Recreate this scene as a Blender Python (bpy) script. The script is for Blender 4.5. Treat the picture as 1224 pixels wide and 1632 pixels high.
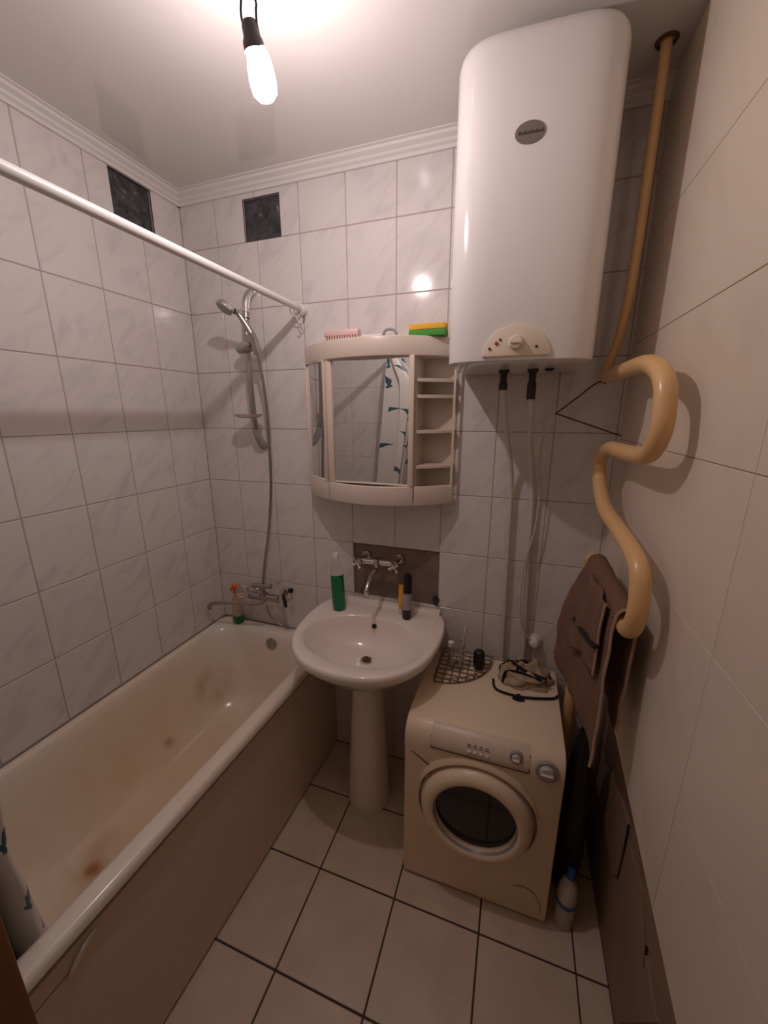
import bpy, bmesh, math, random
from mathutils import Vector, Matrix, noise
random.seed(7)
for o in list(bpy.data.objects): bpy.data.objects.remove(o)
SC = bpy.context.scene
COL = SC.collection
PI = math.pi
# ------------------------------------------------------------------ camera
CAM = Vector((1.4621, -1.5447, 1.7077)); FPX = 616.4
RW = Matrix(((0.94574392, 0.32490891, -0.00162374),
             (0.07858470, -0.23358748, -0.96915496),
             (-0.31526637, 0.91644481, -0.24644681)))       # world -> camera (x right, y down, z forward)
cd = bpy.data.cameras.new('camera'); cam = bpy.data.objects.new('camera', cd); COL.objects.link(cam)
cd.sensor_fit = 'HORIZONTAL'; cd.sensor_width = 36.0; cd.lens = 36.0 * FPX / 1224.0; cd.clip_start = 0.01
m3 = Matrix((RW[0], -RW[1], -RW[2])).transposed()
cam.matrix_world = Matrix.Translation(CAM) @ m3.to_4x4()
SC.camera = cam
# ------------------------------------------------------------------ world, exposure
w = bpy.data.worlds.new('world'); SC.world = w; w.use_nodes = True
w.node_tree.nodes['Background'].inputs[0].default_value = (1.0, 0.62, 0.36, 1)   # warm light of the hallway behind the open door
w.node_tree.nodes['Background'].inputs[1].default_value = 0.11
SC.view_settings.view_transform = 'Standard'; SC.view_settings.look = 'None'
SC.view_settings.exposure = 0.0; SC.view_settings.gamma = 1.0; SC.view_settings.use_curve_mapping = False
BULB_WATTS = 8.3
BULB_COLOR = (1.0, 0.86, 0.87)

def at(px, py, ax, v):
    """pixel of the photograph -> point on the plane ax = v"""
    d = RW.transposed() @ Vector(((px - 612) / FPX, (py - 816) / FPX, 1.0))
    i = 'xyz'.index(ax); t = (v - CAM[i]) / d[i]
    return CAM + d * t

# ------------------------------------------------------------------ materials
MATS = {}
def mat(name, col, rough=0.5, metal=0.0, **k):
    if name in MATS: return MATS[name]
    m = bpy.data.materials.new(name); m.use_nodes = True
    nt = m.node_tree; b = nt.nodes['Principled BSDF']
    b.inputs['Base Color'].default_value = (*col, 1); b.inputs['Roughness'].default_value = rough
    b.inputs['Metallic'].default_value = metal
    for key, v in k.items():
        if key in ('noise', 'bump'): continue
        b.inputs[key].default_value = v
    L = nt.links
    if 'noise' in k:                        # (second colour, scale, amount)
        c2, sc, amt = k['noise']
        n = nt.nodes.new('ShaderNodeTexNoise'); n.inputs['Scale'].default_value = sc; n.inputs['Detail'].default_value = 5
        tc = nt.nodes.new('ShaderNodeNewGeometry'); L.new(tc.outputs['Position'], n.inputs['Vector'])
        r = nt.nodes.new('ShaderNodeValToRGB'); r.color_ramp.elements[0].position = .5 - .5 * amt
        r.color_ramp.elements[1].position = .5 + .5 * amt
        r.color_ramp.elements[0].color = (*col, 1); r.color_ramp.elements[1].color = (*c2, 1)
        L.new(n.outputs['Fac'], r.inputs['Fac']); L.new(r.outputs['Color'], b.inputs['Base Color'])
    if 'bump' in k:
        sc, st = k['bump']
        n = nt.nodes.new('ShaderNodeTexNoise'); n.inputs['Scale'].default_value = sc; n.inputs['Detail'].default_value = 4
        tc = nt.nodes.new('ShaderNodeNewGeometry'); L.new(tc.outputs['Position'], n.inputs['Vector'])
        bp = nt.nodes.new('ShaderNodeBump'); bp.inputs['Strength'].default_value = st; bp.inputs['Distance'].default_value = .004
        L.new(n.outputs['Fac'], bp.inputs['Height']); L.new(bp.outputs['Normal'], b.inputs['Normal'])
    MATS[name] = m
    return m

def tile_mat(name, c1, c2, rough=.12, ang=.75, amount=.3, scale=3.0):
    """glazed ceramic with faint diagonal veins, shifted per tile"""
    m = mat(name, c1, rough); nt = m.node_tree; L = nt.links; b = nt.nodes['Principled BSDF']
    g = nt.nodes.new('ShaderNodeNewGeometry'); oi = nt.nodes.new('ShaderNodeObjectInfo')
    s = nt.nodes.new('ShaderNodeSeparateXYZ'); L.new(g.outputs['Position'], s.inputs[0])
    a = nt.nodes.new('ShaderNodeMath'); a.operation = 'ADD'; L.new(s.outputs[0], a.inputs[0]); L.new(s.outputs[1], a.inputs[1])
    r = nt.nodes.new('ShaderNodeMath'); r.operation = 'MULTIPLY'; r.inputs[1].default_value = 37.0; L.new(oi.outputs['Random'], r.inputs[0])
    cx = nt.nodes.new('ShaderNodeCombineXYZ'); L.new(a.outputs[0], cx.inputs[0]); L.new(s.outputs[2], cx.inputs[1]); L.new(r.outputs[0], cx.inputs[2])
    mp = nt.nodes.new('ShaderNodeMapping'); mp.inputs['Scale'].default_value = (scale * 2.6, scale, 1)
    mq = nt.nodes.new('ShaderNodeMapping'); mq.inputs['Rotation'].default_value = (0, 0, ang)
    L.new(cx.outputs[0], mq.inputs['Vector']); L.new(mq.outputs[0], mp.inputs['Vector'])
    n = nt.nodes.new('ShaderNodeTexNoise'); n.inputs['Scale'].default_value = 2.2; n.inputs['Detail'].default_value = 6; n.inputs['Distortion'].default_value = .8
    L.new(mp.outputs[0], n.inputs['Vector'])
    rp = nt.nodes.new('ShaderNodeValToRGB'); rp.color_ramp.elements[0].position = .5; rp.color_ramp.elements[1].position = .5 + amount
    rp.color_ramp.elements[0].color = (*c1, 1); rp.color_ramp.elements[1].color = (*c2, 1)
    L.new(n.outputs['Fac'], rp.inputs['Fac']); L.new(rp.outputs['Color'], b.inputs['Base Color'])
    return m

M_TILE = tile_mat('marble_tile', (.76, .71, .685), (.61, .58, .575), ang=.8)
M_TILE_R = tile_mat('pale_tile', (.78, .67, .54), (.70, .585, .46), rough=.35, amount=.35, scale=1.2)
M_FLOOR = mat('floor_tile', (.76, .63, .49), .32, noise=((.64, .51, .38), 7.0, .5))
M_GROUT = mat('grout', (.46, .385, .335), .9)
M_GROUT_F = mat('floor_grout', (.07, .045, .035), .9)
M_PLASTER = mat('old_plaster', (.17, .12, .09), .9, noise=((.27, .21, .17), 9.0, .6), bump=(30, .6))
M_BROWN = mat('brown_plaster', (.26, .17, .115), .75, noise=((.34, .235, .165), 5.0, .7), bump=(14, .4))
M_CEIL = mat('satin_ceiling', (.76, .72, .68), .08)
M_TRIM = mat('white_foam_trim', (.78, .74, .71), .45)
M_PAINT = mat('hall_wall_paint', (.6, .53, .46), .8)
M_WOOD = mat('brown_wood', (.20, .085, .035), .45, noise=((.14, .055, .022), 14, .6))
M_HEATER = mat('white_enamel', (.80, .77, .74), .16)
M_CREAM = mat('cream_plastic', (.76, .66, .54), .35)
M_CREAM2 = mat('cream_white_plastic', (.72, .62, .52), .3)
M_CERAMIC = mat('white_ceramic', (.88, .78, .69), .12)
M_WASHER = mat('washer_enamel', (.88, .71, .52), .28)
M_WASHP = mat('washer_plastic', (.76, .63, .50), .35)
M_CHROME = mat('chrome', (.72, .70, .68), .14, 1.0)
M_CHROME_D = mat('worn_chrome', (.42, .40, .39), .3, 1.0)
M_GREYPL = mat('grey_plastic', (.36, .34, .33), .35)
M_MIRROR = mat('mirror_glass', (.86, .86, .85), .01, 1.0)
M_BLACK = mat('black_plastic', (.012, .010, .010), .35)
M_DARK = mat('dark_rubber', (.03, .025, .022), .6)
M_YELLOW = mat('yellow_oil_paint', (.80, .52, .25), .28, noise=((.73, .44, .19), 9, .8))
M_RUST = mat('rust', (.12, .05, .02), .9)
M_WHITEPL = mat('white_plastic', (.78, .75, .72), .35)
M_PIPE = mat('grey_white_pipe', (.62, .57, .52), .45)
M_TOWEL = mat('brown_terry', (.23, .125, .08), .95, bump=(240, 1.0), noise=((.17, .09, .055), 25, .7))
M_HEM = mat('towel_hem', (.42, .28, .20), .9)
M_BLUE = mat('blue_plastic', (.02, .12, .36), .4)
M_GREENLIQ = mat('green_liquid', (.005, .20, .085), .12, **{'Transmission Weight': .15})
M_CLEAR = mat('clear_plastic', (.92, .93, .91), .06, **{'Transmission Weight': 1.0, 'IOR': 1.12})
M_GLASS = mat('clear_glass', (.95, .96, .95), .03, **{'Transmission Weight': 1.0, 'IOR': 1.3})
M_PORT = mat('dark_glass', (.02, .018, .017), .08)
M_ORANGE = mat('orange_plastic', (.75, .16, .03), .4)
M_YELLOWP = mat('orange_yellow_tube', (.85, .42, .03), .4)
M_RED = mat('red_plastic', (.62, .03, .02), .35)
M_PINK = mat('pink_plastic', (.80, .55, .52), .4)
M_SPY = mat('sponge_yellow', (.90, .50, .06), .95, bump=(160, .8))
M_SPG = mat('sponge_green', (.09, .34, .06), .95, bump=(160, .8))
M_FILM = mat('dark_film', (.028, .028, .032), .28, noise=((.09, .09, .10), 30, .5))
M_BAG = mat('beige_cloth', (.52, .40, .27), .85, noise=((.40, .29, .19), 16, .6))
M_STRAP = mat('dark_strap', (.014, .012, .011), .95)
M_LABELW = mat('white_label', (.74, .72, .70), .5)
M_RACK = mat('tarnished_wire', (.22, .14, .09), .5)
M_WIRE = mat('white_coated_wire', (.62, .54, .47), .4)
M_BULB = bpy.data.materials.new('lit_bulb_glass'); M_BULB.use_nodes = True      # glowing glass round the filament
_n = M_BULB.node_tree.nodes; _n.remove(_n['Principled BSDF'])
_e = _n.new('ShaderNodeEmission'); _e.inputs[0].default_value = (*BULB_COLOR, 1); _e.inputs[1].default_value = 7.0
_t = _n.new('ShaderNodeBsdfTransparent'); _a = _n.new('ShaderNodeAddShader')
M_BULB.node_tree.links.new(_e.outputs[0], _a.inputs[0]); M_BULB.node_tree.links.new(_t.outputs[0], _a.inputs[1])
M_BULB.node_tree.links.new(_a.outputs[0], _n['Material Output'].inputs['Surface'])

def tub_mat():
    m = mat('bath_enamel', (.86, .79, .69), .16); nt = m.node_tree; L = nt.links; b = nt.nodes['Principled BSDF']
    g = nt.nodes.new('ShaderNodeNewGeometry')
    n = nt.nodes.new('ShaderNodeTexNoise'); n.inputs['Scale'].default_value = 9; n.inputs['Detail'].default_value = 6
    L.new(g.outputs['Position'], n.inputs['Vector'])
    prev = None
    for (c, rad, colr, k) in (((.33, -.62, .24), .72, (.80, .62, .42), 1.15), (at(352, 1095, 'z', .40), .13, (.52, .30, .15), 2.6), (at(375, 1135, 'z', .36), .12, (.52, .30, .15), 2.6),
                              (at(150, 1385, 'z', .242), .15, (.58, .34, .18), 1.3), (at(147, 1387, 'z', .242), .03, (.40, .17, .07), 1.8), (at(270, 1185, 'z', .30), .035, (.45, .28, .16), 2.0)):
        d = nt.nodes.new('ShaderNodeVectorMath'); d.operation = 'DISTANCE'; d.inputs[1].default_value = c
        L.new(g.outputs['Position'], d.inputs[0])
        mr = nt.nodes.new('ShaderNodeMapRange'); mr.inputs['From Min'].default_value = rad; mr.inputs['From Max'].default_value = 0
        mr.inputs['To Min'].default_value = 0; mr.inputs['To Max'].default_value = k * 1.9
        L.new(d.outputs['Value'], mr.inputs['Value'])
        mu = nt.nodes.new('ShaderNodeMath'); mu.operation = 'MULTIPLY'; mu.use_clamp = True
        p = nt.nodes.new('ShaderNodeMath'); p.operation = 'POWER'; p.inputs[1].default_value = (.7 if rad > .5 else 2.2)
        L.new(n.outputs['Fac'], p.inputs[0]); L.new(mr.outputs[0], mu.inputs[0]); L.new(p.outputs[0], mu.inputs[1])
        mx = nt.nodes.new('ShaderNodeMix'); mx.data_type = 'RGBA'; L.new(mu.outputs[0], mx.inputs[0])
        if prev is None: mx.inputs[6].default_value = (.86, .79, .69, 1)
        else: L.new(prev, mx.inputs[6])
        mx.inputs[7].default_value = (*colr, 1); prev = mx.outputs[2]
    L.new(prev, b.inputs['Base Color'])
    return m
M_TUB = tub_mat()

def curtain_mat():
    """off-white vinyl printed with small teal leaping-fish marks"""
    m = mat('printed_vinyl', (.74, .71, .66), .35); nt = m.node_tree; L = nt.links; b = nt.nodes['Principled BSDF']
    N = nt.nodes.new
    def ma(op, a, c=None):
        n = N('ShaderNodeMath'); n.operation = op
        for i, v in enumerate((a, c)):
            if v is None: continue
            if isinstance(v, (int, float)): n.inputs[i].default_value = v
            else: L.new(v, n.inputs[i])
        return n.outputs[0]
    uv = N('ShaderNodeUVMap')
    vo = N('ShaderNodeTexVoronoi'); vo.voronoi_dimensions = '2D'; vo.inputs['Scale'].default_value = 7.0; vo.inputs['Randomness'].default_value = .8
    L.new(uv.outputs[0], vo.inputs['Vector'])
    d = N('ShaderNodeVectorMath'); d.operation = 'SUBTRACT'; L.new(uv.outputs[0], d.inputs[0]); L.new(vo.outputs['Position'], d.inputs[1])
    sc = N('ShaderNodeSeparateColor'); L.new(vo.outputs['Color'], sc.inputs[0])
    ang = ma('ADD', ma('MULTIPLY', sc.outputs[0], 1.2), .3)
    ro = N('ShaderNodeVectorRotate'); ro.rotation_type = 'Z_AXIS'; L.new(d.outputs[0], ro.inputs['Vector']); L.new(ang, ro.inputs['Angle'])
    s = N('ShaderNodeSeparateXYZ'); L.new(ro.outputs[0], s.inputs[0])
    x, y = s.outputs[0], s.outputs[1]
    arc = ma('ABSOLUTE', ma('ADD', y, ma('MULTIPLY', ma('MULTIPLY', x, x), 7.0)))
    wid = ma('MULTIPLY', ma('SUBTRACT', .050, ma('ABSOLUTE', x)), .34)
    body = ma('LESS_THAN', arc, wid)
    fx = ma('SUBTRACT', x, .036); fin = ma('MULTIPLY', ma('LESS_THAN', ma('ABSOLUTE', fx), .007), ma('LESS_THAN', ma('ABSOLUTE', ma('ADD', y, .01)), .016))
    mask = ma('MAXIMUM', body, fin)
    keep = ma('MULTIPLY', mask, ma('GREATER_THAN', sc.outputs[1], .15))
    mx = N('ShaderNodeMix'); mx.data_type = 'RGBA'; L.new(keep, mx.inputs[0])
    mx.inputs[6].default_value = (.74, .71, .66, 1); mx.inputs[7].default_value = (.035, .11, .15, 1)
    L.new(mx.outputs[2], b.inputs['Base Color'])
    return m
M_CURT = curtain_mat()

# ------------------------------------------------------------------ mesh helpers
ABS = {}
def tag(o, label=None, cat=None, group=None, kind=None):
    if label: o['label'] = label
    if cat: o['category'] = cat
    if group: o['group'] = group
    if kind: o['kind'] = kind
    return o
def thing(name, loc, label, cat, group=None):
    o = bpy.data.objects.new(name, None); COL.objects.link(o); o.location = loc; o.empty_display_size = .03
    ABS[o] = Vector(loc); return tag(o, label, cat, group)
def catmull(P, k=6, closed=False):
    P = [Vector(p) for p in P]; n = len(P); out = []
    for i in range(n if closed else n - 1):
        if closed: a, b, c, d = P[(i - 1) % n], P[i], P[(i + 1) % n], P[(i + 2) % n]
        else: a, b, c, d = P[max(i - 1, 0)], P[i], P[i + 1], P[min(i + 2, n - 1)]
        for j in range(k):
            t = j / k
            out.append(.5 * ((2 * b) + (c - a) * t + (2 * a - 5 * b + 4 * c - d) * t * t + (3 * b - a - 3 * c + d) * t ** 3))
    if not closed: out.append(P[-1])
    return out
class MB:
    def __init__(s): s.v = []; s.f = []
    def add(s, V, F):
        o = len(s.v); s.v += [tuple(p) for p in V]; s.f += [tuple(i + o for i in f) for f in F]; return s
    def box(s, x0, x1, y0, y1, z0, z1):
        x0, x1 = sorted((x0, x1)); y0, y1 = sorted((y0, y1)); z0, z1 = sorted((z0, z1))
        return s.add([(x0, y0, z0), (x1, y0, z0), (x1, y1, z0), (x0, y1, z0), (x0, y0, z1), (x1, y0, z1), (x1, y1, z1), (x0, y1, z1)],
                     [(0, 3, 2, 1), (4, 5, 6, 7), (0, 1, 5, 4), (1, 2, 6, 5), (2, 3, 7, 6), (3, 0, 4, 7)])
    def loft(s, rings, closed=True, cap0=True, cap1=True):
        n = len(rings[0]); V = [p for r in rings for p in r]; F = []
        for i in range(len(rings) - 1):
            for j in range(n if closed else n - 1):
                a = i * n + j; b = i * n + (j + 1) % n
                F.append((a, b, b + n, a + n))
        if cap0: F.append(tuple(reversed(range(n))))
        if cap1: F.append(tuple(range((len(rings) - 1) * n, len(rings) * n)))
        return s.add(V, F)
    def tube(s, pts, r, n=10, caps=True, flat=1.0):
        P = [Vector(p) for p in pts]; rings = []; up = None
        for i, p in enumerate(P):
            t = (P[min(i + 1, len(P) - 1)] - P[max(i - 1, 0)])
            if t.length < 1e-9: t = Vector((0, 0, 1))
            t.normalize()
            if up is None: up = t.orthogonal().normalized()
            up = (up - t * up.dot(t))
            up = up.normalized() if up.length > 1e-6 else t.orthogonal().normalized()
            q = t.cross(up); rr = r[i] if isinstance(r, (list, tuple)) else r
            rings.append([p + (up * math.cos(2 * PI * k / n) + q * math.sin(2 * PI * k / n) * flat) * rr for k in range(n)])
        return s.loft(rings, True, caps, caps)
    def ring(s, c, nrm, R, r, n=24, m=8, a0=0, a1=2 * PI):
        nrm = Vector(nrm).normalized(); u = nrm.orthogonal().normalized(); v = nrm.cross(u); c = Vector(c)
        full = abs(a1 - a0 - 2 * PI) < 1e-6
        pts = [c + (u * math.cos(a0 + (a1 - a0) * i / n) + v * math.sin(a0 + (a1 - a0) * i / n)) * R for i in range(n + (0 if full else 1))]
        if not full: return s.tube(pts, r, m)
        rings = []
        for p in pts:
            d = (p - c).normalized()
            rings.append([p + (d * math.cos(2 * PI * k / m) + nrm * math.sin(2 * PI * k / m)) * r for k in range(m)])
        V = [p for q in rings for p in q]; F = []
        for i in range(n):
            for j in range(m):
                F.append((i * m + j, ((i + 1) % n) * m + j, ((i + 1) % n) * m + (j + 1) % m, i * m + (j + 1) % m))
        return s.add(V, F)
    def lathe(s, prof, base, axis=(0, 0, 1), n=28, caps=True):
        ax = Vector(axis).normalized(); u = ax.orthogonal().normalized(); v = ax.cross(u); b = Vector(base)
        rings = [[b + ax * h + (u * math.cos(2 * PI * k / n) + v * math.sin(2 * PI * k / n)) * r for k in range(n)] for r, h in prof]
        return s.loft(rings, True, caps, caps)
    def grid(s, fn, nu, nv):
        V = [fn(i / nu, j / nv) for i in range(nu + 1) for j in range(nv + 1)]
        F = [(i * (nv + 1) + j, (i + 1) * (nv + 1) + j, (i + 1) * (nv + 1) + j + 1, i * (nv + 1) + j + 1) for i in range(nu) for j in range(nv)]
        return s.add(V, F)
    def build(s, name, m, parent=None, origin=None, bevel=0, seg=2, smooth=True, ang=35, solid=0, label=None, sub=0):
        o0 = ABS[parent] if parent else Vector(origin if origin else (0, 0, 0))
        me = bpy.data.meshes.new(name)
        me.from_pydata([tuple(Vector(p) - o0) for p in s.v], [], s.f)
        bm = bmesh.new(); bm.from_mesh(me)
        bmesh.ops.recalc_face_normals(bm, faces=bm.faces)
        if bevel:
            ed = [e for e in bm.edges if len(e.link_faces) == 2 and e.calc_face_angle(0) > .5]
            bmesh.ops.bevel(bm, geom=ed, offset=bevel, segments=seg, profile=.5, affect='EDGES', clamp_overlap=True)
        bm.to_mesh(me); bm.free()
        if smooth:
            me.shade_smooth(); me.set_sharp_from_angle(angle=math.radians(ang))
        me.materials.append(m)
        o = bpy.data.objects.new(name, me); COL.objects.link(o)
        if parent: o.parent = parent; ABS[o] = o0
        else: o.location = o0; ABS[o] = o0
        if solid:
            md = o.modifiers.new('thickness', 'SOLIDIFY'); md.thickness = solid; md.offset = 0
        if sub:
            md = o.modifiers.new('subdivision', 'SUBSURF'); md.levels = sub; md.render_levels = sub
        if label: o['label'] = label
        return o

# ------------------------------------------------------------------ room shell
XR = 1.79; XP = 1.856; YF = -1.45; ZC = 2.612
RH = .2522
ROWS = [0] + [1.64 + RH * k for k in range(-6, 4)] + [2.60]
BCOL = [0] + [.1806 + .2 * k for k in range(9)] + [XP]
LCOL = [0] + [.2049 + .2 * k for k in range(7)] + [1.45]

def slab(name, ubreaks, zbreaks, depth_at, place, m):
    """a wall of cells; depth_at(u, z) gives how deep that cell is recessed"""
    b = MB()
    for i in range(len(ubreaks) - 1):
        for j in range(len(zbreaks) - 1):
            u0, u1, z0, z1 = ubreaks[i], ubreaks[i + 1], zbreaks[j], zbreaks[j + 1]
            d = depth_at((u0 + u1) / 2, (z0 + z1) / 2)
            b.box(*place(u0, u1, d), z0, z1)
    o = b.build(name, m, smooth=False); return tag(o, kind='structure')

HOLE = (BCOL[4], BCOL[6], ROWS[4], ROWS[5])             # the two tiles missing behind the basin tap
VB = (.322, .497, ROWS[10], 2.549)                      # vent opening, back wall
VL = (.142, .316, 2.4145, 2.572)                        # vent opening, left wall (distance from the corner)
def inr(u, z, r): return r[0] < u < r[1] and r[2] < z < r[3]
wall_back = slab('wall_back', [-.12, HOLE[0], HOLE[1], XP + .12] and sorted([-.12, VB[0], VB[1], HOLE[0], HOLE[1], XP + .12]),
                 sorted([-.1, HOLE[2], HOLE[3], VB[2], VB[3], ZC + .1]),
                 lambda u, z: .016 if inr(u, z, HOLE) else (.085 if inr(u, z, VB) else .002),
                 lambda u0, u1, d: (u0, u1, d, .15), M_GROUT)
wall_left = slab('wall_left', sorted([0, VL[0], VL[1], 1.60]), sorted([-.1, VL[2], VL[3], ZC + .1]),
                 lambda u, z: .085 if inr(u, z, VL) else .002,
                 lambda u0, u1, d: (-.12, -d, -u1, -u0), M_GROUT)
zb = lambda u: .784 - (u - .618) * .195             # slanting lower edge of the tiled layer (u = distance from the back wall)
b = MB(); b.loft([[(x, 0, zb(0) + .003), (x, -1.6, zb(1.6) + .003), (x, -1.6, ZC + .1), (x, 0, ZC + .1)] for x in (XR + .002, XP + .12)])
b.box(XP, XP + .12, -1.6, 0, -.1, .98)
wall_right = tag(b.build('wall_right', M_BROWN, smooth=False), kind='structure')
DX0, DX1, DZ = 1.03, 1.73, 2.03
b = MB(); b.box(-.12, DX0, YF - .1, YF, -.1, ZC + .1); b.box(DX1, XP + .12, YF - .1, YF, -.1, ZC + .1); b.box(DX0, DX1, YF - .1, YF, DZ, ZC + .1)
wall_front = tag(b.build('wall_front', M_PAINT, smooth=False), kind='structure')
b = MB(); b.box(-.12, XP + .12, -2.3, .12, -.15, -.003)
floor = tag(b.build('floor', M_GROUT_F, smooth=False), kind='structure')
b = MB(); b.box(-.12, XP + .12, -1.6, .12, ZC, ZC + .1)
ceiling = tag(b.build('ceiling', M_CEIL, smooth=False), kind='structure')

TILES = {}
def tile(parent, m, c, sx, sy, sz, bev=.0016):
    key = (m.name, round(sx, 4), round(sy, 4), round(sz, 4))
    if key not in TILES:
        t = MB(); t.box(-sx / 2, sx / 2, -sy / 2, sy / 2, -sz / 2, sz / 2)
        o = t.build('tile', m, origin=(0, 0, 0), bevel=bev, seg=1, smooth=False)
        TILES[key] = o.data
    else:
        o = bpy.data.objects.new('tile', TILES[key]); COL.objects.link(o)
    o.parent = parent; o.location = c
    return o
G = .0030
def rects_minus(u0, u1, z0, z1, hole):
    """what is left of a tile once a rectangular opening is cut from it"""
    h0, h1, k0, k1 = hole
    if h1 <= u0 or h0 >= u1 or k1 <= z0 or k0 >= z1: return [(u0, u1, z0, z1)]
    out = []
    if u0 < h0: out.append((u0, h0, z0, z1))
    if u1 > h1: out.append((h1, u1, z0, z1))
    a, c = max(u0, h0), min(u1, h1)
    if z0 < k0: out.append((a, c, z0, k0))
    if z1 > k1: out.append((a, c, k1, z1))
    return [r for r in out if r[1] - r[0] > .006 and r[3] - r[2] > .006]
for i in range(len(BCOL) - 1):
    for j in range(len(ROWS) - 1):
        u0, u1, z0, z1 = BCOL[i], BCOL[i + 1], ROWS[j], ROWS[j + 1]
        if z1 < .64 and u1 < .6: continue
        if inr((u0 + u1) / 2, (z0 + z1) / 2, HOLE): continue
        for (a, c, e, f) in rects_minus(u0 + (G / 2 if i else 0), u1 - G / 2, z0 + G / 2, z1 - G / 2, VB):
            tile(wall_back, M_TILE, ((a + c) / 2, .004, (e + f) / 2), c - a, .008, f - e)
for i in range(len(LCOL) - 1):
    for j in range(len(ROWS) - 1):
        u0, u1, z0, z1 = LCOL[i], LCOL[i + 1], ROWS[j], ROWS[j + 1]
        if z1 < .64: continue
        for (a, c, e, f) in rects_minus(u0 + (G / 2 if i else 0), u1 - G / 2, z0 + G / 2, z1 - G / 2, VL):
            tile(wall_left, M_TILE, (-.004, -(a + c) / 2, (e + f) / 2), .008, c - a, f - e)
RC = [0, .243, .843, 1.45]; RR = [1.022, 1.322, 1.622, 1.922, 2.222, 2.522, ZC]
for i in range(len(RC) - 1):
    for j in range(len(RR) - 1):
        a, c, e, f = RC[i] + .0006, RC[i + 1] - .0006, RR[j] + .0008, RR[j + 1] - .0008
        tile(wall_right, M_TILE_R, (XR + .004, -(a + c) / 2, (e + f) / 2), .008, c - a, f - e, .0008)
    a, c = RC[i] + .0006, RC[i + 1] - .0006           # bottom row, sawn on a slant above the bare plaster
    b = MB(); b.loft([[(x, -a, zb(a)), (x, -c, zb(c)), (x, -c, 1.0212), (x, -a, 1.0212)] for x in (XR, XR + .008)])
    b.build('tile', M_TILE_R, wall_right, smooth=False)
for i in range(5):
    for j in range(4, len(ROWS) - 1):
        u0, u1, z0, z1 = .2 * i + .001, min(.2 * i + .2, .943) - .001, ROWS[j] + G / 2, ROWS[j + 1] - G / 2
        tile(wall_front, M_TILE, ((u0 + u1) / 2, YF - .003, (z0 + z1) / 2), u1 - u0, .008, z1 - z0)
FX = [.5645, .8645, 1.1645, 1.4645, 1.7645, XP]; FY = [0, -.2726, -.5726, -.8726, -1.1726, -1.4726, -1.7726, -2.0726]
for i in range(len(FX) - 1):
    for j in range(len(FY) - 1):
        g = .0055 if i < 4 else .004
        x0, x1, y0, y1 = FX[i] + g / 2, FX[i + 1] - g / 2, FY[j + 1] + .003, FY[j] - .003
        t_ = tile(floor, M_FLOOR, ((x0 + x1) / 2, (y0 + y1) / 2, -.004), x1 - x0, y1 - y0, .008)
b = MB(); b.box(HOLE[0] + .001, HOLE[1] - .001, .0135, .0165, HOLE[2] + .001, HOLE[3] - .001)
pp = b.build('bare_plaster', M_PLASTER, wall_back, smooth=False, label='bare brown plaster where two tiles are missing')
# cracked plaster skin low on the right wall
for poly in ([(978, 1226), (1000, 1296), (1004, 1318), (985, 1402), (964, 1325)], [(1004, 1340), (1028, 1420), (1030, 1508), (1050, 1632), (990, 1632), (985, 1420)]):
    Q = [at(px, py, 'x', XP) for px, py in poly]
    b = MB(); b.loft([[(x, q.y, q.z) for q in Q] for x in (XP - .006, XP + .004)])
    b.build('plaster_skin', M_BROWN, wall_right, smooth=False, bevel=.001, seg=1)
for P in ([(975, 1224), (971, 1262), (965, 1295)], [(1002, 1314), (995, 1352), (986, 1398), (981, 1396)], [(1030, 1508), (1027, 1542)]):
    b = MB(); b.tube([at(px, py, 'x', XP - .004) for px, py in P], .0032, 6); b.build('crack', M_DARK, wall_right)
# cornice
def cornice(name, p0, p1, inward):
    prof = [(0, -.046), (.010, -.046), (.012, -.036), (.020, -.030), (.021, -.022), (.034, -.014), (.036, -.006), (.045, -.004), (.045, 0), (0, 0)]
    b = MB(); inward = Vector(inward)
    rings = [[Vector(p) + inward * d + Vector((0, 0, h)) for d, h in prof] for p in (p0, p1)]
    b.loft(rings); return tag(b.build(name, M_TRIM, ang=20), kind='structure')
cornice('trim_1', (0, 0, ZC), (XR, 0, ZC), (0, -1, 0))
cornice('trim_2', (0, 0, ZC), (0, YF, ZC), (1, 0, 0))
# door casing and lining beside the bath end
b = MB(); b.box(.945, 1.026, -1.45, -1.42, -.003, 2.11); b.box(DX0 - .004, DX0 + .02, -1.551, -1.42, -.003, DZ)
b.box(DX1 - .02, DX1 + .004, -1.551, -1.42, -.003, DZ); b.box(DX1, XR - .002, -1.45, -1.42, -.003, 2.11); b.box(1.026, DX1, -1.45, -1.42, DZ, 2.11)
tag(b.build('door_1', M_WOOD, bevel=.004), kind='structure')

# ------------------------------------------------------------------ vents
def film(fn, name, label):
    b = MB(); b.grid(fn, 26, 24)
    tag(b.build(name, M_FILM, origin=fn(.5, 0), ang=180, solid=.001), label, 'vent')
def fb(u, v):
    x = VB[0] + .001 + (VB[1] - VB[0] - .002) * u; z = VB[2] + .001 + (VB[3] - VB[2] - .002) * v
    e = min(u, 1 - u, v, 1 - v) * 8
    return Vector((x, .014 + min(e, 1) * .016 * noise.noise(Vector((x * 16, 3, z * 26))) + .01 * min(e, 1) * noise.noise(Vector((x * 70, 9, z * 90))), z))
def fl(u, v):
    y = VL[0] + .001 + (VL[1] - VL[0] - .002) * u; z = VL[2] + .001 + (VL[3] - VL[2] - .002) * v
    e = min(u, 1 - u, v, 1 - v) * 8
    return Vector((-.014 - min(e, 1) * .016 * noise.noise(Vector((y * 24, 5, z * 22))) - .012 * min(e, 1) * noise.noise(Vector((y * 90, 2, z * 90))), -y, z))
film(fb, 'vent_film', 'dark crumpled film in square vent opening above the shower bar')
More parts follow.
